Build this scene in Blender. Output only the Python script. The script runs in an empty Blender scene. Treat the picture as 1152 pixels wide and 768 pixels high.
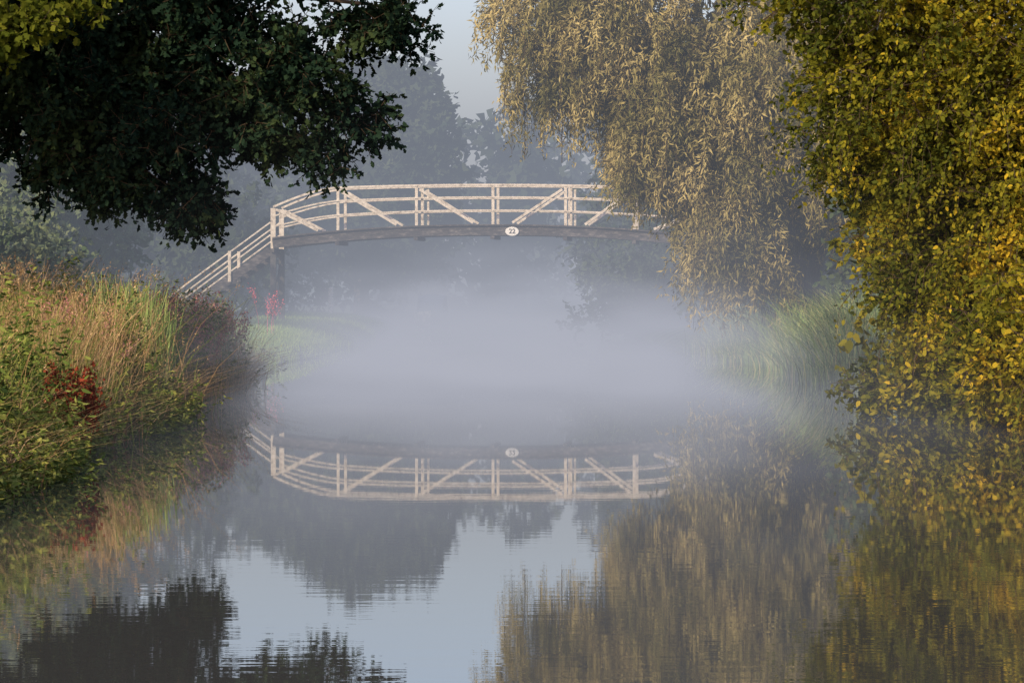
import bpy, math, numpy as np
from mathutils import Vector
rng = np.random.default_rng(11)
S = bpy.context.scene
S.view_settings.view_transform='Standard'
try: S.view_settings.look='None'
except Exception: pass
S.view_settings.exposure=0

# ---------------------------------------------------------------- helpers
def link(o,parent=None):
    S.collection.objects.link(o)
    if parent: o.parent=parent
    return o
def empty(name,loc=(0,0,0)):
    e=bpy.data.objects.new(name,None); e.empty_display_size=.3
    S.collection.objects.link(e); return e
def poly_mesh(name,V,k,tint,mats,parent=None):
    """V:(M*k,3) verts, each k in a row is one polygon"""
    V=np.asarray(V,dtype=np.float32).reshape(-1,3); n=len(V); m=n//k
    me=bpy.data.meshes.new(name)
    me.vertices.add(n); me.vertices.foreach_set('co',V.ravel())
    me.loops.add(n); me.loops.foreach_set('vertex_index',np.arange(n,dtype=np.int32))
    me.polygons.add(m); me.polygons.foreach_set('loop_start',np.arange(0,n,k,dtype=np.int32))
    me.polygons.foreach_set('loop_total',np.full(m,k,dtype=np.int32))
    for mt in mats: me.materials.append(mt)
    me.update(calc_edges=True)
    if tint is not None:
        a=me.attributes.new('tint','FLOAT','POINT')
        a.data.foreach_set('value',np.repeat(np.asarray(tint,dtype=np.float32),k))
    return link(bpy.data.objects.new(name,me),parent)
def idx_mesh(name,V,F,mat,parent=None,smooth=False):
    me=bpy.data.meshes.new(name); me.from_pydata([tuple(map(float,v)) for v in V],[],[tuple(int(i) for i in f) for f in F]); me.materials.append(mat)
    if smooth: me.polygons.foreach_set('use_smooth',[True]*len(me.polygons))
    me.update()
    return link(bpy.data.objects.new(name,me),parent)
def unit(a): return a/np.maximum(np.linalg.norm(a,axis=-1,keepdims=True),1e-9)
OVATE=np.array([(0,0),(.25,.42),(.6,.4),(1,0),(.6,-.4),(.25,-.42)])
NARROW=np.array([(0,0),(.35,.5),(1,0),(.35,-.5)])
OAK=np.array([(0,0),(.15,.16),(.3,.42),(.42,.26),(.6,.5),(.74,.3),(1,.06),(.9,-.2),(.66,-.48),(.5,-.24),(.32,-.4),(.16,-.14)])
CLUMP=np.array([(0,0),(.3,.5),(.45,.15),(1,.35),(.8,-.45),(.35,-.3)])
def leaves(P,D,L,W,tmpl,flat=None):
    n=len(P); D=unit(D)
    R=rng.normal(size=(n,3)); 
    if flat is not None: R=R*(1-flat)+np.array([0,0,1.5])*flat
    Sd=unit(np.cross(D,R)); N=np.cross(D,Sd)
    t=tmpl[None,:,0:1]; w=tmpl[None,:,1:2]
    V=P[:,None]+D[:,None]*t*L[:,None,None]+Sd[:,None]*w*W[:,None,None]+N[:,None]*(np.abs(w)*.35-.25*t*t)*W[:,None,None]
    return V.reshape(-1,3)
def tube(pts,rad,seg=7):
    pts=[Vector(p) for p in pts]; V=[];F=[]
    for i,p in enumerate(pts):
        d=(pts[min(i+1,len(pts)-1)]-pts[max(i-1,0)]).normalized()
        a=d.cross(Vector((0.13,1,.05))).normalized(); b=d.cross(a)
        for s in range(seg):
            th=2*math.pi*s/seg; r=rad[i]*(1+.12*math.sin(3*th+i))
            V.append(p+a*math.cos(th)*r+b*math.sin(th)*r)
    for i in range(len(pts)-1):
        for s in range(seg):
            F.append((i*seg+s,i*seg+(s+1)%seg,(i+1)*seg+(s+1)%seg,(i+1)*seg+s))
    F.append(tuple(range(seg))); F.append(tuple(len(V)-seg+s for s in range(seg)))
    return V,F
def merge(parts):
    V=[];F=[]
    for v,f in parts:
        o=len(V); V+=list(v); F+=[tuple(i+o for i in q) for q in f]
    return V,F
def limb(a,b,r0,r1,sag=.3,n=7,seg=7):
    a=Vector(a);b=Vector(b);pts=[];rad=[]
    for i in range(n):
        t=i/(n-1); p=a.lerp(b,t); p.z+=sag*math.sin(math.pi*t)
        p+=Vector(rng.normal(size=3))*.05*(a-b).length*.3*math.sin(math.pi*t)
        pts.append(p); rad.append(r0*(1-t)+r1*t)
    return tube(pts,rad,seg)

# ---------------------------------------------------------------- materials
def newmat(name):
    m=bpy.data.materials.new(name); m.use_nodes=True; nt=m.node_tree
    for n in list(nt.nodes): nt.nodes.remove(n)
    out=nt.nodes.new('ShaderNodeOutputMaterial'); return m,nt,out
def ramp(nt,fac,stops):
    r=nt.nodes.new('ShaderNodeValToRGB'); el=r.color_ramp.elements
    while len(el)<len(stops): el.new(.5)
    for e,(p,c) in zip(el,stops): e.position=p; e.color=(*c,1)
    nt.links.new(fac,r.inputs[0]); return r.outputs[0]
def foliage(name,stops,trans=.3):
    m,nt,out=newmat(name); L=nt.links
    a=nt.nodes.new('ShaderNodeAttribute'); a.attribute_name='tint'
    c=ramp(nt,a.outputs['Fac'],stops)
    b=nt.nodes.new('ShaderNodeBsdfDiffuse'); L.new(c,b.inputs['Color'])
    if trans<=.3: L.new(b.outputs[0],out.inputs[0]); return m
    t=nt.nodes.new('ShaderNodeBsdfTranslucent'); L.new(c,t.inputs[0])
    mx=nt.nodes.new('ShaderNodeMixShader'); mx.inputs[0].default_value=trans
    L.new(b.outputs[0],mx.inputs[1]); L.new(t.outputs[0],mx.inputs[2]); L.new(mx.outputs[0],out.inputs[0])
    return m
def noisy(name,stops,scale=8,rough=.85,bump=.3,detail=6,stretch=(1,1,1)):
    m,nt,out=newmat(name); L=nt.links
    tc=nt.nodes.new('ShaderNodeTexCoord'); mp=nt.nodes.new('ShaderNodeMapping'); mp.inputs['Scale'].default_value=stretch
    L.new(tc.outputs['Object'],mp.inputs[0])
    n=nt.nodes.new('ShaderNodeTexNoise'); n.inputs['Scale'].default_value=scale; n.inputs['Detail'].default_value=detail; n.inputs['Roughness'].default_value=.65
    L.new(mp.outputs[0],n.inputs[0])
    c=ramp(nt,n.outputs[0],stops)
    b=nt.nodes.new('ShaderNodeBsdfPrincipled'); b.inputs['Roughness'].default_value=rough
    L.new(c,b.inputs['Base Color'])
    bp=nt.nodes.new('ShaderNodeBump'); bp.inputs['Strength'].default_value=bump; bp.inputs['Distance'].default_value=.02
    L.new(n.outputs[0],bp.inputs['Height']); L.new(bp.outputs[0],b.inputs['Normal'])
    L.new(b.outputs[0],out.inputs[0]); return m
M_bark=noisy('bark',[(.3,(.03,.022,.016)),(.7,(.11,.085,.06))],12,.9,.8,3,stretch=(1,1,.25))
M_twig=foliage('twig_bark',[(0,(.05,.038,.025)),(1,(.05,.038,.025))],0)
M_oak=foliage('oak_leaves_shaded',[(0,(.008,.019,.013)),(.6,(.014,.029,.017)),(1,(.032,.05,.02))],.15)  # leaf colour darkened so the crown's shade is part of it
M_oaklit=foliage('oak_leaves_sunlit',[(0,(.08,.11,.015)),(1,(.18,.19,.025))],.45)  # sunlight on the outer leaves painted in as a lighter leaf colour
M_willow=foliage('willow_leaves',[(0,(.10,.10,.034)),(.5,(.235,.205,.075)),(1,(.40,.335,.14))],.3)
M_hazel=foliage('hazel_leaves',[(0,(.055,.072,.014)),(.42,(.14,.145,.016)),(.72,(.29,.25,.022)),(1,(.54,.38,.03))],.4)
M_bush=foliage('bush_leaves',[(0,(.025,.045,.028)),(1,(.07,.095,.04))],.2)
M_hedge=foliage('hedge_leaves',[(0,(.05,.085,.045)),(1,(.16,.19,.09))],.2)
M_far=foliage('far_leaves',[(0,(.02,.035,.022)),(1,(.06,.08,.04))],.1)
M_tan=foliage('dry_grass',[(0,(.15,.09,.04)),(.5,(.29,.19,.09)),(1,(.45,.33,.18))],.3)
M_green=foliage('green_blades',[(0,(.05,.08,.02)),(.6,(.12,.16,.035)),(1,(.26,.26,.07))],.3)
M_reed=foliage('reed_blades',[(0,(.10,.17,.05)),(.6,(.22,.31,.10)),(1,(.42,.40,.17))],.3)
M_lawn=foliage('lawn_blades',[(0,(.14,.26,.04)),(1,(.34,.46,.10))],.3)
M_red=foliage('dock_leaves',[(0,(.09,.02,.012)),(1,(.26,.06,.03))],.3)
M_purple=foliage('willowherb_heads',[(0,(.24,.10,.09)),(1,(.50,.24,.22))],.3)
M_pink=foliage('pink_petals',[(0,(.5,.08,.12)),(1,(.7,.2,.25))],.3)
M_ground=noisy('ground_soil_grass',[(.3,(.035,.04,.015)),(.5,(.06,.09,.025)),(.7,(.10,.13,.04))],1.5,.95,.6,4)
M_white=noisy('weathered_white_paint',[(.30,(.20,.16,.12)),(.43,(.50,.44,.35)),(.62,(.70,.64,.54))],9,.65,.3)
M_deck=noisy('weathered_deck_timber',[(.3,(.02,.017,.016)),(.52,(.05,.043,.04)),(.75,(.22,.20,.18))],9,.85,.4,stretch=(.6,1,2))
M_steel=noisy('dark_steel',[(.3,(.03,.03,.032)),(.7,(.08,.075,.07))],10,.6,.2)
M_plate=noisy('plate_enamel',[(.3,(.75,.75,.72)),(.7,(.85,.85,.82))],20,.4,.05)
M_black=noisy('black_paint',[(.3,(.01,.01,.01)),(.7,(.03,.03,.03))],20,.5,.05)
M_blue=noisy('blue_canvas',[(.3,(.03,.06,.14)),(.7,(.06,.10,.2))],5,.8,.2)

# ---------------------------------------------------------------- ground + water
def lx(y):   # left water's edge
    y=np.asarray(y,float)
    return -3.9-.35*np.exp(-((y-62)/9)**2)+.12*np.sin(y*.55)+.08*np.sin(y*1.7+1)-np.maximum(y-115,0)**2*.004
def rx(y):
    y=np.asarray(y,float)
    return 4.8-.00022*np.maximum(y-45,0)**2*2.6+.15*np.sin(y*.4+2)+.08*np.sin(y*1.3)-np.maximum(y-110,0)**2*.004+np.clip(44-y,0,20)*.13
xs=np.unique(np.concatenate([np.linspace(-8,8,161),np.linspace(-30,30,61),[-1500,-800,-400,-200,-120,-80,-50,50,80,120,200,400,800,1500]]))
ys=np.unique(np.concatenate([np.linspace(-10,130,281),np.linspace(130,240,80),[-1500,-500,-200,-100,-50,-25,300,400,600,1000,2000]]))
X,Y=np.meshgrid(xs,ys)
Yc=np.clip(Y,-20,170)
dl=lx(Yc)-X; dr=X-rx(Yc); d=np.maximum(dl,dr)
Z=np.where(d>0,.38*(1-np.exp(-d*2.2))+.05*d.clip(0,3)/3,-.7*(1-np.exp(d*1.5)))+.02*np.sin(X*2.1+Y*1.3)*np.exp(-((d-1)/3)**2)
Z=np.where(Y>190,.45,Z)
V=np.stack([X,Y,Z],-1).reshape(-1,3); nx=len(xs); ny=len(ys)
F=[(j*nx+i,j*nx+i+1,(j+1)*nx+i+1,(j+1)*nx+i) for j in range(ny-1) for i in range(nx-1)]
idx_mesh('ground',V,F,M_ground,smooth=True)
m,nt,out=newmat('canal_water'); L=nt.links
b=nt.nodes.new('ShaderNodeBsdfPrincipled'); b.inputs['Base Color'].default_value=(.065,.068,.062,1); b.inputs['Roughness'].default_value=.012; b.inputs['IOR'].default_value=1.7
g=nt.nodes.new('ShaderNodeNewGeometry'); mp=nt.nodes.new('ShaderNodeMapping'); mp.inputs['Scale'].default_value=(1.0,3.4,1)
L.new(g.outputs['Position'],mp.inputs[0])
n=nt.nodes.new('ShaderNodeTexNoise'); n.inputs['Scale'].default_value=1.6; n.inputs['Detail'].default_value=3; L.new(mp.outputs[0],n.inputs[0])
sx=nt.nodes.new('ShaderNodeSeparateXYZ'); L.new(g.outputs['Position'],sx.inputs[0])
mr=nt.nodes.new('ShaderNodeMapRange'); mr.inputs['From Min'].default_value=13; mr.inputs['From Max'].default_value=27; mr.inputs['To Min'].default_value=.00062; mr.inputs['To Max'].default_value=.00003
L.new(sx.outputs[1],mr.inputs[0])
mu=nt.nodes.new('ShaderNodeMath'); mu.operation='MULTIPLY'; L.new(n.outputs[0],mu.inputs[0]); L.new(mr.outputs[0],mu.inputs[1])
bp=nt.nodes.new('ShaderNodeBump'); bp.inputs['Distance'].default_value=1; L.new(mu.outputs[0],bp.inputs['Height']); L.new(bp.outputs[0],b.inputs['Normal'])
L.new(b.outputs[0],out.inputs[0])
idx_mesh('canal_water',[(-40,-30,0),(12,-30,0),(12,200,0),(-40,200,0)],[(0,1,2,3)],m)

# ---------------------------------------------------------------- mist
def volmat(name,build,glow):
    """mist/haze: extinction plus a constant self-emitted glow (stands in for multiple scattering)"""
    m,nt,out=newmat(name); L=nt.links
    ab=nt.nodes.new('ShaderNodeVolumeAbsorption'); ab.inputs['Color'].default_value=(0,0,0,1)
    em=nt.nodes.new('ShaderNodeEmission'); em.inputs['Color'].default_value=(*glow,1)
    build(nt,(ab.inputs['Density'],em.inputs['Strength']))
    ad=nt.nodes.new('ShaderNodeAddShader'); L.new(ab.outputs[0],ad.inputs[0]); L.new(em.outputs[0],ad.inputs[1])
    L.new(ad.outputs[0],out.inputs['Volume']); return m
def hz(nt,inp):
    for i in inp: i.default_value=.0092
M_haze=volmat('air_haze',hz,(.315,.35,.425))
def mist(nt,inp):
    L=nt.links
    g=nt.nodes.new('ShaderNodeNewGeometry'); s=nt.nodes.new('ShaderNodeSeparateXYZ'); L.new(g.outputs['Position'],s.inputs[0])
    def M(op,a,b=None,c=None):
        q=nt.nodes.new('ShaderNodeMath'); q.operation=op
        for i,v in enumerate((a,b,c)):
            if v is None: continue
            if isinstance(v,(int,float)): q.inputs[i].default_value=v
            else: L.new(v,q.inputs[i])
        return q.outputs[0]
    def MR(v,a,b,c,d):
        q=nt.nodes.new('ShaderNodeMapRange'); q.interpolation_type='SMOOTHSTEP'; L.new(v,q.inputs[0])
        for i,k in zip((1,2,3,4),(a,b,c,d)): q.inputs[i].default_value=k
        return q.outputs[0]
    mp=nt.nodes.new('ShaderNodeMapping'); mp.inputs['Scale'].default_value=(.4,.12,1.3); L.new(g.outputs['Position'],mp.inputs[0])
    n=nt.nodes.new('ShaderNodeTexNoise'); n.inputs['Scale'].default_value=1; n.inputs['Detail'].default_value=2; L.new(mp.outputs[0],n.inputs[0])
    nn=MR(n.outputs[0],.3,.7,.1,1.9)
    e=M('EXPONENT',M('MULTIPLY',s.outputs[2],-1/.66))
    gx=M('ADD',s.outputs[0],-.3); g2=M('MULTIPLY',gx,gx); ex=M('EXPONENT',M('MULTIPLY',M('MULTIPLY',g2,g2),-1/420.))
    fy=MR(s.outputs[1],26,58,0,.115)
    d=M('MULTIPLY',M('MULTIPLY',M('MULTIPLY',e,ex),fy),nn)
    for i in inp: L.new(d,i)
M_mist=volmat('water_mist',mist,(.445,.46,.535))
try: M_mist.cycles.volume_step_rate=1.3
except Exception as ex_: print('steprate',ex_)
def box(name,a,b,mat,parent=None):
    V=[(x,y,z) for x in(a[0],b[0]) for y in(a[1],b[1]) for z in(a[2],b[2])]
    F=[(0,1,3,2),(4,6,7,5),(0,4,5,1),(2,3,7,6),(0,2,6,4),(1,5,7,3)]
    return idx_mesh(name,V,F,mat,parent)
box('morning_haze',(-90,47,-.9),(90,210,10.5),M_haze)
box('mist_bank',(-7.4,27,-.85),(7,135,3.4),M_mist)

# ---------------------------------------------------------------- bridge
BR=empty('footbridge')
BY=91.0; yaw=math.radians(5); C0=-.42; HALF=5.6
def bp_(u,v,z):
    return (C0+u*math.cos(yaw)+v*math.sin(yaw), BY+v*math.cos(yaw), z-.08)
def zdeck(u): return 3.02-.33*(abs(u)/HALF)**2.2
def zrail(u):
    a=abs(u)/HALF; return 4.06-.14*a**2-.42*max(0,(a-.72)/.28)**1.5
def beam(p,q,w,h,bev=.006):
    p=Vector(p);q=Vector(q);d=(q-p).normalized()
    up=Vector((0,0,1)) if abs(d.z)<.95 else Vector((1,0,0))
    s=d.cross(up).normalized(); t=s.cross(d)
    V=[];prof=[(-w/2+bev,-h/2),(w/2-bev,-h/2),(w/2,-h/2+bev),(w/2,h/2-bev),(w/2-bev,h/2),(-w/2+bev,h/2),(-w/2,h/2-bev),(-w/2,-h/2+bev)]
    for c in(p,q):
        for a,b in prof: V.append(c+s*a+t*b)
    F=[(i,(i+1)%8,8+(i+1)%8,8+i) for i in range(8)]+[tuple(range(7,-1,-1)),tuple(range(8,16))]
    return V,F
posts=[-5.6,-3.95,-1.95,0,1.85,3.6,5.6]
for side,v in(('near',-.7),('far',.7)):
    parts=[]
    for i,u in enumerate(posts):
        w=.13 if abs(u)>5 else .075
        parts.append(beam(bp_(u,v,zdeck(u)-.28),bp_(u,v,zrail(u)-.03),w,w))
        if i in(2,4): parts.append(beam(bp_(u+.14,v+.04,zdeck(u)-.2),bp_(u+.14,v+.04,zrail(u)-.05),.06,.06))
    N=28
    us=[-HALF+2*HALF*i/N for i in range(N+1)]
    for a,c in zip(us[:-1],us[1:]):
        parts.append(beam(bp_(a,v,zrail(a)),bp_(c,v,zrail(c)),.12,.055))
        for fr in(.7,.38):
            za=zdeck(a)+(zrail(a)-zdeck(a))*fr; zc=zdeck(c)+(zrail(c)-zdeck(c))*fr
            parts.append(beam(bp_(a,v-.052,za),bp_(c,v-.052,zc),.03,.042))
    for a,c in zip(posts[:-1],posts[1:]):
        m_=(a+c)/2
        p,q=(a+.08,c-.5) if m_<0 else (c-.08,a+.5)
        parts.append(beam(bp_(p,v-.09,zrail(p)-.1),bp_(q,v-.09,zdeck(q)+.08),.04,.068))
    idx_mesh('railing_'+side,*merge(parts),M_white,BR)
    parts=[]
    for a,c in zip(us[:-1],us[1:]):
        parts.append(beam(bp_(a,v*1.13,zdeck(a)-.12),bp_(c,v*1.13,zdeck(c)-.12),.09,.24))
        parts.append(beam(bp_(a,v*1.2,zdeck(a)+.02),bp_(c,v*1.2,zdeck(c)+.02),.14,.04))
    idx_mesh('girder_'+side,*merge(parts),M_deck,BR)
parts=[]
for i in range(75):
    u=-HALF+2*HALF*(i+.5)/75
    parts.append(beam(bp_(u,-.74,zdeck(u)-.03),bp_(u,.74,zdeck(u)-.03),.14,.04))
for u in posts: parts.append(beam(bp_(u,-.9,zdeck(u)-.29),bp_(u,.9,zdeck(u)-.29),.1,.09))
idx_mesh('deck_planks',*merge(parts),M_deck,BR)
parts=[]
for sgn in(-1,1):
    for v in(-.7,.7):
        parts.append(beam(bp_(sgn*HALF,v,-.2),bp_(sgn*HALF,v,zdeck(HALF)-.25),.15,.15))
    parts.append(beam(bp_(sgn*HALF,-.7,.9),bp_(sgn*HALF,.7,2.3),.05,.08))
idx_mesh('support_legs',*merge(parts),M_steel,BR)
sp=[];st=[]
for sgn in(-1,1):
    u0=HALF; u1=HALF+2.9; z0=zdeck(HALF)-.2; z1=.42
    for v in(-.72,.72):
        sp.append(beam(bp_(sgn*(u0+.07),v,z0-.1),bp_(sgn*u1,v,z1),.07,.22))
        for h in(.62,.30):
            st.append(beam(bp_(sgn*(u0+.07),v,z0+h),bp_(sgn*u1,v,z1+h),.05,.04))
        for k in(.38,1):
            u=u0+(u1-u0)*k; z=z0+(z1-z0)*k
            st.append(beam(bp_(sgn*u,v-.06,z-.1),bp_(sgn*u,v-.06,z+.68),.08,.08))
    for k in range(12):
        f=(k+.5)/12; u=u0+(u1-u0)*f; z=z0+(z1-z0)*f
        sp.append(beam(bp_(sgn*u,-.68,z),bp_(sgn*u,.68,z),.28,.04))
idx_mesh('stair_treads',*merge(sp),M_deck,BR); idx_mesh('stair_handrails',*merge(st),M_white,BR)
pl=empty('bridge_number_plate'); pl.parent=BR
V=[];F=[]; n=32; cx,cy,cz=bp_(.5,-.86,2.88)
for k,(yy,sc) in enumerate(((0,1),(-.02,1),(-.025,.94))):
    for i in range(n):
        a=2*math.pi*i/n; V.append((cx+.17*sc*math.cos(a),cy+yy,cz+.115*sc*math.sin(a)))
for k in range(2):
    for i in range(n): F.append((k*n+i,k*n+(i+1)%n,(k+1)*n+(i+1)%n,(k+1)*n+i))
F.append(tuple(range(2*n,3*n)))
idx_mesh('plate',V,F,M_plate,pl)
tc=bpy.data.curves.new('digits','FONT'); tc.body='22'; tc.size=.17; tc.align_x='CENTER'; tc.align_y='CENTER'; tc.extrude=.003; tc.offset=.002
to=bpy.data.objects.new('digits',tc); to.location=(cx,cy-.031,cz); to.rotation_euler=(math.pi/2,0,0); tc.materials.append(M_black); link(to,pl)

# ---------------------------------------------------------------- vegetation
def in_ell(E,n):
    w=np.array([e[6] if len(e)>6 else e[3]*e[4]*e[5] for e in E]); k=rng.choice(len(E),n,p=w/w.sum())
    A=np.array([e[:6] for e in E])[k]
    u=unit(rng.normal(size=(n,3)))*(rng.random((n,1))**.42)
    return A[:,:3]+u*A[:,3:6],u
def clumptint(P,scale=1.2,amp=.35):
    q=P*scale
    return .5+amp*(np.sin(q[:,0]*2.1+q[:,2]*1.3)*np.cos(q[:,1]*1.7+q[:,2]*2.3)+.5*np.sin(q[:,0]*4.3-q[:,2]*3.9+q[:,1]))
def twigs(E,nc,rad,nt,nl,Ls,Ws,tmpl,droop=.3,flat=.4,tl=(.7,1.2)):
    C,u=in_ell(E,nc)
    C=np.repeat(C,nt,0); u=np.repeat(u,nt,0)
    D=unit(rng.normal(size=C.shape)+.6*u+np.array([0,0,-droop]))
    ln=rad*rng.uniform(*tl,size=len(C))
    w=.006
    side=unit(np.cross(D,rng.normal(size=D.shape)))*w
    end=C+D*ln[:,None]
    Tw=np.stack([C-side,C+side,end+side*.3,end-side*.3],1).reshape(-1,3)
    t=rng.uniform(.15,1.05,size=(len(C),nl,1))
    P=(C[:,None]+D[:,None]*ln[:,None,None]*t+np.array([0,0,-1])*(t**2)*droop*.35*ln[:,None,None]).reshape(-1,3)
    Dd=unit(np.repeat(D,nl,0)*.6+rng.normal(size=P.shape)*.6+np.array([0,0,-.25]))
    n=len(P); s=rng.uniform(.7,1.25,n)
    V=leaves(P,Dd,Ls*s,Ws*s,tmpl,flat)
    return V,P,Tw
def tree(name,parts,trunk,leafmat,tintf=clumptint,bark=M_bark):
    T=empty(name)
    if trunk: idx_mesh('trunk_and_limbs',*merge(trunk),bark,T,smooth=True)
    for i,(V,P,Tw,k,mat) in enumerate(parts):
        tt=np.clip(tintf(P)+rng.normal(size=len(P))*.16,0,1)
        poly_mesh('leaves_%d'%(i+1),V,k,tt,[mat or leafmat],T)
        if Tw is not None: poly_mesh('twigs_%d'%(i+1),Tw,4,None,[M_twig],T)
    return T

# --- oak overhanging from left bank
E=[(-5.3,41,3.9,1.0,1.3,1.1),(-4.35,41,3.25,1.15,1.2,.8),(-3.72,41,2.42,.3,.5,.38,.25),(-4.8,41.2,2.72,.75,.9,.32),
   (-3.3,41,3.85,1.1,1.2,.95),(-2.55,40.8,3.6,.75,1.1,.7),(-2.05,40.6,2.95,.33,.5,.28,.12),(-1.75,40.8,3.4,.3,.6,.4,.2),(-1.55,41,4.55,.6,1.1,.42,.35),(-4.6,41,4.6,1.5,1.4,.7)]
V1,P1,T1=twigs(E,1050,.28,6,10,.088,.058,OAK,.35)
E2=[(-4.2,41,6.2,3.2,3.2,1.4),(-8.0,41,5.2,2.6,3.5,2.6),(-6.5,41.5,7.3,3.6,3.6,1.6),(-9,37.5,6.0,3,2.5,2.4)]  # unseen crown mass, added above and left to shade the oak
V2,P2,T2=twigs(E2,900,.55,5,6,.22,.17,OVATE,.3)
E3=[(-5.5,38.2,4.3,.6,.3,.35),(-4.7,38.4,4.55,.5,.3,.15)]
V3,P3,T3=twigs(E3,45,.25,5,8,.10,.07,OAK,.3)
tr=[limb((-8.6,42,.2),(-8.2,42,4.2),.42,.30,0),limb((-8.2,42,4.0),(-6.5,41.5,8.5),.28,.08,.2),limb((-8.2,42,3.6),(-4.6,41,4.5),.20,.09,.3),
    limb((-4.6,41,4.5),(-2.2,40.8,3.7),.085,.02,.25),limb((-5.5,41.2,4.5),(-4.0,41,3.0),.06,.02,.15),limb((-4.2,41,3.2),(-3.7,41,2.3),.025,.008,.1),limb((-4.6,41,4.5),(-1.6,41,4.7),.06,.02,.2),
    limb((-2.5,40.8,3.9),(-1.85,40.6,3.1),.02,.006,.1),limb((-8.2,42,3.6),(-5.2,41,3.0),.08,.02,.6),limb((-8.2,42,4),(-9.5,38,6.5),.2,.05,.2)]
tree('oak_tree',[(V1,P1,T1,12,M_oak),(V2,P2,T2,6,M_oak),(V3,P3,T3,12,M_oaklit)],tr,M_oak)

# --- willow
def sprays(E,n,length,nl,L,W,lean,tmpl=NARROW,outw=.5,w=.008):
    C,u=in_ell(E,n); ln=length*rng.uniform(.45,1.2,n)
    az=unit(np.concatenate([u[:,:2]+rng.normal(size=(n,2))*.5+np.array(lean),np.zeros((n,1))],1))
    t=rng.uniform(0.02,1,size=(n,nl,1))
    def pos(t): return C[:,None]+az[:,None]*outw*ln[:,None,None]*(1-(1-t)**2)+np.array([0,0,-1])*ln[:,None,None]*(t**1.6)+np.array([0,0,.25])*ln[:,None,None]*np.sin(t*2.2)
    wob=rng.normal(size=(n,nl,3))*.04
    P=(pos(t)+wob).reshape(-1,3)
    tan=(pos(t+.05)-pos(t-.05)).reshape(-1,3)
    Dd=unit(unit(tan)*.9+rng.normal(size=P.shape)*.6)
    s=rng.uniform(.7,1.3,len(P))
    V=leaves(P,Dd,L*s,W*s,tmpl)
    ts=np.linspace(0,1,5); Q=pos(np.broadcast_to(ts[None,:,None],(n,5,1)))
    sd=unit(np.cross(Q[:,1]-Q[:,0],rng.normal(size=(n,3))))[:,None]*w
    a=Q[:,:-1];b=Q[:,1:]
    Tw=np.stack([a-sd,a+sd,b+sd*.8,b-sd*.8],2).reshape(-1,3)
    return V,P,Tw
EW=[(.9,66,6.6,1.3,1.6,.8),(2.1,66,6.0,1.4,2.0,1.3),(3.2,66,5.0,1.3,2.2,1.6),(3.9,65.5,3.6,1.0,2.0,1.3),(2.6,65.3,4.1,.65,1.2,.8,2.0),(4.0,65.3,2.4,.85,1.5,.8,1.3),(4.4,65.2,1.7,.7,1.2,.4,.5),(5.0,66,5.4,1.8,2.4,1.6),(6.3,66,4.5,1.6,2.4,2)]
W1=sprays(EW,4100,1.0,44,.13,.03,(-.5,-.25))
EWt=[(3.2,67,9.0,3.4,3.2,2.2),(6.2,67,8.5,3.2,3.2,3),(8,67,5,2.5,3,2.8)]
W2=sprays(EWt,1100,1.8,30,.24,.07,(-.2,-.2))
EWl=[(.3,65.5,5.6,.5,.6,.5),(1.0,65.5,5.2,.6,.7,.5),(.35,65.4,4.9,.3,.4,.3),(1.7,65.4,4.8,.5,.4,.4),(2.4,65.2,3.75,.28,.5,.3,.35)]
W3=sprays(EWl,290,1.2,50,.12,.026,(-.3,0),outw=.2)
tr=[limb((5.5,68,.2),(5.2,67.5,3.4),.38,.26,0),limb((5.2,67.5,3.2),(3.2,66.5,6.2),.2,.06,.3),limb((5.2,67.5,3.2),(6.2,67,8.5),.2,.05,.2),
    limb((5.5,68,.4),(6.6,67.5,5),.22,.08,.1),limb((5.3,67.6,2),(4.2,65.8,3.6),.1,.03,.3),limb((3.4,66.5,6),(1,66,6.9),.07,.02,.3),limb((5.5,68,.4),(4.6,66.8,2.6),.16,.05,.2)]
def wt(P): return clumptint(P,1.0,.4)
tree('willow_tree',[(*W1,4,M_willow),(*W2,4,M_willow),(*W3,4,M_willow)],tr,M_willow,wt)

# --- hazel (yellowing) right foreground
EH=[(5.2,40,4.1,2.0,1.5,1.3),(3.6,40,4.8,1.1,1.3,.6),(4.35,40,3.3,1.1,1.4,1.1),(4.95,40,2.3,1.1,1.4,1.0),(5.4,39.6,1.3,1.2,1.4,.95),(4.6,39,.5,.6,1.0,.4,.9),(5.4,38,.4,1.0,1.2,.5,1.6),(5.4,36.5,.9,.9,1.0,.8,1.2),(6.6,40,2.6,1.5,1.8,2.2),(4.0,39.5,.3,.3,.6,.2,.15)]
H1=twigs(EH,2400,.34,6,9,.07,.048,OVATE,.5)
EH2=[(6.3,40.5,6.4,3,2.8,1.7),(8.3,40.5,3.5,2.2,2.8,3),(5.5,43.5,2.6,1.5,1.4,2.4)]
H2=twigs(EH2,900,.5,5,6,.16,.12,OVATE,.4)
H3=sprays([(4.7,39.2,1.2,.8,.8,.8),(5.4,39,2.6,1,1,1.6),(4.2,39.4,3.6,.8,.8,1)],260,.55,22,.06,.04,(-.8,-.5),OVATE,outw=1.3,w=.004)
tr=[limb((6.8,41,.1),(6.4,40.6,3.5),.16,.08,0),limb((6.7,41,.2),(4.6,40,3.8),.1,.02,.7),limb((6.8,41,.2),(8,40.5,5),.12,.03,.1),limb((6.5,40.8,2.8),(3.8,40,4.9),.06,.015,.5),limb((6.8,41,.2),(5.2,39.8,2),.07,.015,.6),limb((6.7,40.9,.2),(4.9,39.5,.8),.05,.01,.5)]
def hz_t(P): return clumptint(P,1.3,.26)+.16*np.clip((P[:,0]-4.7),-1,1.5)-.04
tree('hazel_tree',[(*H1,6,M_hazel),(*H2,6,M_hazel),(*H3,6,M_hazel)],tr,M_hazel,hz_t)

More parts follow.
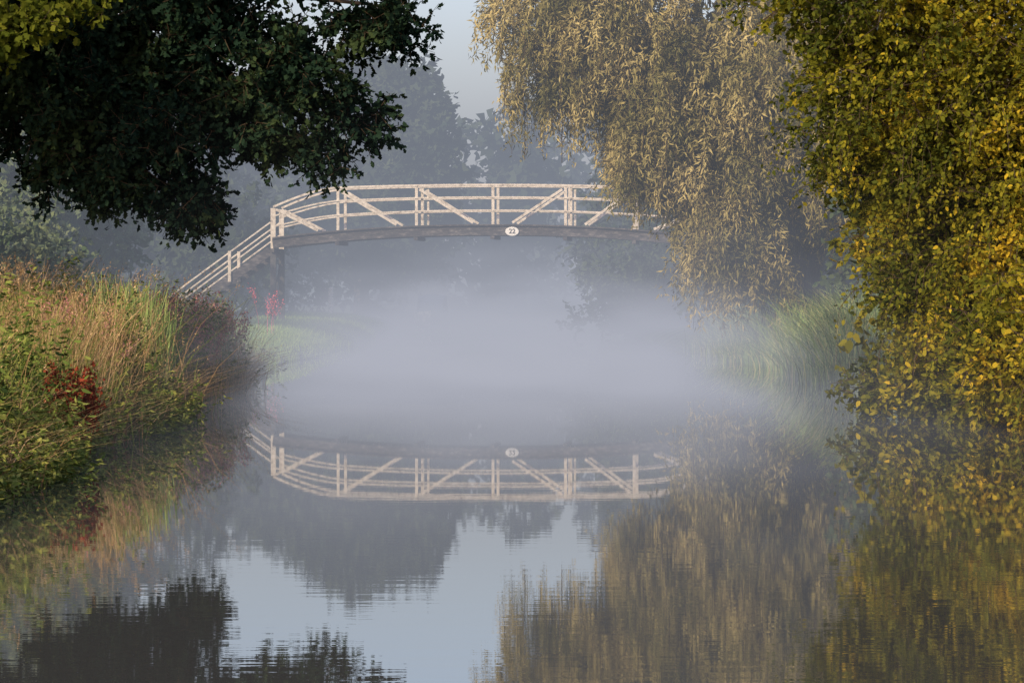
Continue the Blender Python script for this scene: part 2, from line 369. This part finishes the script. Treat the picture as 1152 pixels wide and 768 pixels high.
# --- bushes / hedges / far trees
def blob(name,E,nc,rad,ls,mat,tr=None,nt=5,nl=6):
    V,P,T=twigs(E,nc,rad,nt,nl,ls,ls*.75,CLUMP if ls>.16 else OVATE,.2)
    return tree(name,[(V,P,None,6,mat)],tr,mat)
blob('riverside_bush',[(3.9,97,1.7,1.9,2,1.5),(3.2,97,.8,1.6,1.5,.7),(5.2,97,3.2,1.8,2,1.6),(6.8,95,2.6,2,3,2.4)],1000,.5,.17,M_bush,[limb((5.2,97.5,.2),(4.6,97,3.2),.12,.03,.1),limb((5.2,97.5,.2),(6.4,96.5,3.6),.12,.03,.1)])
blob('riverside_bush',[(5.0,82,1.1,.9,2.4,1.1),(5.8,86,1.6,1.3,2.5,1.6)],420,.4,.13,M_bush,[limb((5.6,84,.2),(5.2,83,1.8),.07,.02,.1)])
blob('riverside_bush',[(6.3,72,1.8,1.4,3,1.6),(7.2,62,2.0,1.6,3.5,2.0),(7.8,54,2.2,1.7,4,2.4),(7.8,47,2.2,1.6,4,2.4)],1600,.45,.14,M_bush,[limb((7.4,62,.2),(7.1,61,3),.1,.03,.1)])
blob('hedge',[(-9.8,58,1.7,1.6,4,1.7),(-8.6,60,1.3,1.3,3,1.4),(-9.5,66,1.6,1.7,4,1.7),(-11.5,50,1.8,1.8,5,1.8)],1500,.42,.12,M_hedge,[limb((-9.4,60,.2),(-9.2,59.5,2.4),.08,.02,.1)])
blob('ash_tree',[(-10.5,76,4.6,1.9,2.4,2.3),(-12.4,78,5.5,2.5,3,3),(-9.9,80,2.4,1.6,3,1.8)],1000,.6,.2,M_hedge,[limb((-11,77,.2),(-11.2,77,5),.22,.08,0),limb((-11,77,3),(-10.2,76,5.5),.1,.03,.2)])
blob('lime_tree',[(-5.6,132,7.2,3.2,3.2,2.9),(-3.6,131,6.0,1.7,2.6,2.6),(-8.5,133,5.2,3,3,3.2),(-4.6,130,3.3,2.6,2.5,1.8),(-3.9,131,8.4,1.2,1.6,1.2)],1700,.62,.32,M_far,[limb((-5.6,132,.2),(-5.4,132,7),.32,.1,0),limb((-5.5,132,3.5),(-3.4,131,7),.16,.04,.3),limb((-5.5,132,3),(-8.4,133,6),.16,.04,.3)])
EF=[]
for i in range(34):
    x=-46+i*2.8+rng.normal()*.8; y=165+rng.normal()*9
    h=10.5+rng.normal()*1.6
    if -9<x<-1: h=min(h,7.4)
    if -1<=x<3: h=9.2
    EF.append((x,y,h*.62,2.2+rng.random(),2.5,h*.36)); EF.append((x+rng.normal(),y-4,h*.28,2.4,2.5,h*.26))
blob('distant_treeline',EF,4200,.85,.5,M_far,[limb((e[0],e[1],.2),(e[0],e[1],e[2]),.25,.08,0,seg=5) for e in EF[::2]],5,5)
EF=[(-8.6+rng.normal()*.5-(.8 if i%2 else 0),98+i*7,2.2+rng.random(),1.7,3.8,2.1) for i in range(5)]+[(-13,100,5,3,5,4.5),(-12,115,5,3,5,4.5)]
blob('bankside_thicket',EF,1500,.55,.25,M_far,[limb((-12.5,105,.2),(-12.5,105,5),.2,.06,0)])
EF=[(4.6+rng.normal()*.4+ (1.2 if i%2 else 0),106+i*7,2.4+rng.random(),2.2,3.8,2.3) for i in range(6)]+[(9,110,6,3,6,4.5),(6,130,6,3,5,4)]
blob('bankside_thicket',EF,1700,.6,.25,M_far,[limb((9,110,.2),(9,110,6),.2,.06,0)])

# ---------------------------------------------------------------- grasses
def gz(x,y):
    d=np.maximum(lx(y)-x,x-rx(y)); return np.where(d>0,.38*(1-np.exp(-d*2.2))+.05*np.clip(d,0,3)/3,0)
def blades(x,y,h,w,lean=.35,bias=(0,0),seg=3):
    n=len(x); z=gz(x,y)-.03
    az=rng.uniform(0,2*np.pi,n); dv=np.stack([np.cos(az)+bias[0],np.sin(az)+bias[1],np.zeros(n)],1)*(lean*rng.uniform(.2,1.3,n))[:,None]
    sa=rng.uniform(0,2*np.pi,n); sd=np.stack([np.cos(sa),np.sin(sa)*.6,np.zeros(n)],1)
    ts=np.linspace(0,1,seg+1)
    B=np.stack([x,y,z],1)
    def pos(t): return B+dv*h[:,None]*t**2+np.array([0,0,1])*(h*(t-.25*lean*t**3))[:,None]
    Q=[]
    for i in range(seg):
        a=pos(ts[i]);b=pos(ts[i+1]); wa=w*(1-ts[i]**2*.85)/2; wb=w*(1-ts[i+1]**2*.85)/2
        Q.append(np.stack([a-sd*wa[:,None],a+sd*wa[:,None],b+sd*wb[:,None],b-sd*wb[:,None]],1))
    V=np.stack(Q,1).reshape(-1,3)
    return V,pos(1.0),unit(pos(1.0)-pos(.85)),np.repeat(rng.random(n),seg)
def tuft_xy(n,x0,x1,y0,y1,side='L',nt=200,sp=.22):
    cy=rng.uniform(y0,y1,nt); f=rng.uniform(0,1,nt)
    cx=(lx(cy)-x0-(x1-x0)*f**1.3) if side=='L' else (rx(cy)+x0+(x1-x0)*f**1.3)
    k=rng.integers(0,nt,n); hs=rng.uniform(.42,1.22,nt)
    return cx[k]+rng.normal(size=n)*sp,cy[k]+rng.normal(size=n)*sp*1.5,hs[k]
def grass_obj(name,specs):
    T=empty(name)
    for nm,V,k,t,mat in specs: poly_mesh(nm,V,k,np.clip(t,0,1),[mat],T)
    return T
def plumes(tip,dr,size,n,L,W):
    k=len(tip); t=rng.random((k,n,1)); P=(tip[:,None]-dr[:,None]*t*size+rng.normal(size=(k,n,3))*.018*(1.2-t*.3)*size/.2).reshape(-1,3)
    D=unit(np.repeat(dr,n,0)+rng.normal(size=P.shape)*.5); s=rng.uniform(.6,1.3,len(P))
    return leaves(P,D,L*s,W*s,NARROW)
sp=[]
x,y,hs=tuft_xy(21000,.10,3.4,20,56,nt=380,sp=.17); h=rng.uniform(.5,1.25,len(x))*hs
V,tip,dr,t=blades(x,y,h,rng.uniform(.006,.013,len(x)),.45,(.1,0)); sp.append(('green_blades',V,4,t,M_green))
x,y,hs=tuft_xy(12000,.1,3.4,20,50,nt=130,sp=.2); h=rng.uniform(.7,1.4,len(x))*hs
V,tip,dr,t=blades(x,y,h,rng.uniform(.005,.010,len(x)),.4,(.15,0)); sp.append(('dry_stems',V,4,t,M_tan))
sel=(rng.random(len(x))<.32)&(h>.8)
V=plumes(tip[sel],dr[sel],.2,14,.03,.008); sp.append(('seed_heads',V,4,rng.random(len(V)//4),M_tan))
def weeds(n,x0,x1,y0,y1,hmax,L,W,side='L',nl=30,nt=90):
    x,y,hs=tuft_xy(n,x0,x1,y0,y1,side,nt,.15); h=hs*rng.uniform(.5,1,n)*hmax
    t=rng.uniform(.05,1,(n,nl)); z=gz(x,y)
    ln=rng.normal(size=(n,2))*.12
    P=np.stack([x[:,None]+ln[:,:1]*t*t,y[:,None]+ln[:,1:]*t*t,z[:,None]+h[:,None]*t],-1).reshape(-1,3)
    D=unit(rng.normal(size=P.shape)*np.array([1,1,.4])+np.array([0,0,-.1])); s=rng.uniform(.5,1.3,len(P))
    return leaves(P,D,L*s,W*s,OVATE,.4)
V=weeds(1500,.1,2.5,21,56,1.2,.075,.028,nt=70); sp.append(('nettles',V,6,rng.random(len(V)//6)*.8,M_green))
V=weeds(900,-.05,.35,21,58,.55,.06,.025,nt=160); sp.append(('bank_edge_weeds',V,6,rng.random(len(V)//6),M_green))
V=weeds(900,-.25,.15,22,38,.65,.06,.022,nt=100); sp.append(('bank_edge_herbs',V,6,.4+.6*rng.random(len(V)//6),M_green))
x,y,hs=tuft_xy(6000,-.08,.3,22,56,nt=260,sp=.1); h=rng.uniform(.3,.75,len(x))*hs
V,tip,dr,t=blades(x,y,h,rng.uniform(.006,.012,len(x)),.9,(.8,-.3)); sp.append(('drooping_edge_grass',V,4,t,M_tan))
grass_obj('bank_grass',sp)
def spot(n,cx,cy,r): 
    g1=np.clip(rng.normal(size=n),-1.7,1.7);g2=np.clip(rng.normal(size=n),-1.7,1.7); return cx+g1*r,cy+g2*r*1.6
x,y=spot(420,-4.35,41,.24); V,_,_,t=blades(x,y,rng.uniform(.9,1.4,420),rng.uniform(.02,.035,420),.15); grass_obj('iris_plant',[('blades',V,4,t*.7,M_reed)])
def dock(cx,cy,r,h,n,mat,name,L=.045):
    x,y=spot(n,cx,cy,r); sp=[]
    V,tip,dr,t=blades(x,y,rng.uniform(.6,1,n)*h,np.full(n,.012),.2); sp.append(('stems',V,4,t,mat))
    V=plumes(tip,dr,.35,60,L,L*.6); sp.append(('flower_heads',V,4,rng.random(len(V)//4),mat)); grass_obj(name,sp)
dock(-3.82,30.5,.12,.85,34,M_red,'dock_plant')
dock(-4.15,50,.22,1.25,60,M_purple,'willowherb_plant',.035)
dock(-4.15,46,.2,1.2,40,M_purple,'willowherb_plant',.035)
dock(-4.5,37,.25,1.15,22,M_purple,'willowherb_plant',.03)
dock(-5.1,73,.15,1.15,6,M_pink,'pink_flower_plant',.035)
n=34000; y=rng.uniform(56,112,n); x=lx(y)-rng.uniform(-.05,3.0,n)
V,_,_,t=blades(x,y,rng.uniform(.10,.28,n),rng.uniform(.014,.028,n),.5,seg=2); grass_obj('towpath_grass',[('blades',V,4,t,M_lawn)])
sp=[]
x,y,hs=tuft_xy(8500,-.1,1.3,58,80,'R',110,.17); h=hs*rng.uniform(.5,1.05,len(x))*.75
V,_,_,t=blades(x,y,h,rng.uniform(.014,.028,len(x)),.55,(-.5,-.2)); sp.append(('blades',V,4,t,M_reed))
x,y,hs=tuft_xy(5500,.0,1.8,52,66,'R',80,.17); h=hs*rng.uniform(.6,1.1,len(x))*1.05
V,_,_,t=blades(x,y,h,rng.uniform(.012,.022,len(x)),.5,(-.4,-.2)); sp.append(('tall_blades',V,4,t,M_reed))
x,y,hs=tuft_xy(4000,.1,2.5,44,58,'R',90,.17); h=hs*rng.uniform(.4,1,len(x))*.6
V,_,_,t=blades(x,y,h,rng.uniform(.010,.018,len(x)),.5,(-.3,-.2)); sp.append(('bank_blades',V,4,t*.7,M_green))
grass_obj('reed_bed',sp)

# ---------------------------------------------------------------- moored boat (faint in the mist)
BT=empty('moored_boat')
V=[];F=[]; st=[(-1.9,.0,.55),(-1.2,.5,.5),(0,.68,.46),(1.2,.7,.46),(2.0,.62,.48)]
for (yy,hw,top) in st:
    V+=[(-hw,yy,top),(-hw*.85,yy,.05),(0,yy,-.15),(hw*.85,yy,.05),(hw,yy,top)]
for i in range(4):
    for j in range(4): F.append((i*5+j,i*5+j+1,i*5+j+6,i*5+j+5))
    F.append((i*5+4,i*5,i*5+5,i*5+9))
F.append((20,21,22,23,24))
o=idx_mesh('hull',V,F,M_plate,BT)
V=[];F=[]
for yy,hw,top in((-.9,.42,.85),(-.4,.5,1.1),(.9,.55,1.12),(1.5,.5,.9)):
    V+=[(-hw,yy,.47),(-hw*.9,yy,top-.08),(0,yy,top),(hw*.9,yy,top-.08),(hw,yy,.47)]
for i in range(3):
    for j in range(4): F.append((i*5+j,i*5+j+1,i*5+j+6,i*5+j+5))
F+= [(0,1,2,3,4),(15,16,17,18,19)]
idx_mesh('cabin_cover',V,F,M_blue,BT)
BT.location=(-2.75,122,0)
V,F=tube([(-6.1,120,.2),(-6.1,120,1.3),(-6.1,120,1.36)],[.09,.085,.06],10); idx_mesh('mooring_post',V,F,M_white,smooth=True)

# ---------------------------------------------------------------- light
el=math.radians(25); az=math.radians(-145)   # sun from the left, behind the camera
sd=Vector((math.sin(az)*math.cos(el),math.cos(az)*math.cos(el),math.sin(el)))
sl=bpy.data.lights.new('sun','SUN'); sl.energy=5; sl.angle=math.radians(.5); sl.color=(1,.81,.54)
so=bpy.data.objects.new('sun',sl); so.rotation_euler=(-sd).to_track_quat('-Z','Y').to_euler(); link(so)
w=bpy.data.worlds.new('World'); S.world=w; w.use_nodes=True; nt=w.node_tree
bg=nt.nodes['Background']; sky=nt.nodes.new('ShaderNodeTexSky'); sky.sky_type='NISHITA'; sky.sun_disc=False
sky.sun_elevation=el; sky.sun_rotation=az; sky.dust_density=2.0; sky.air_density=1.0; sky.ozone_density=4
mxn=nt.nodes.new('ShaderNodeVectorMath'); mxn.operation='MULTIPLY'; mxn.inputs[1].default_value=(2.05,1.62,1.55)
nt.links.new(sky.outputs[0],mxn.inputs[0]); nt.links.new(mxn.outputs[0],bg.inputs[0]); bg.inputs[1].default_value=.15

# ---------------------------------------------------------------- camera
cd=bpy.data.cameras.new('camera'); cd.lens=125; cd.sensor_width=36; cd.clip_end=4000; cd.clip_start=.1
co=bpy.data.objects.new('camera',cd); co.location=(0,0,1.5); co.rotation_euler=(math.radians(90-.945),0,0); link(co); S.camera=co
print('polys',sum(len(o.data.polygons) for o in S.objects if o.type=='MESH'))
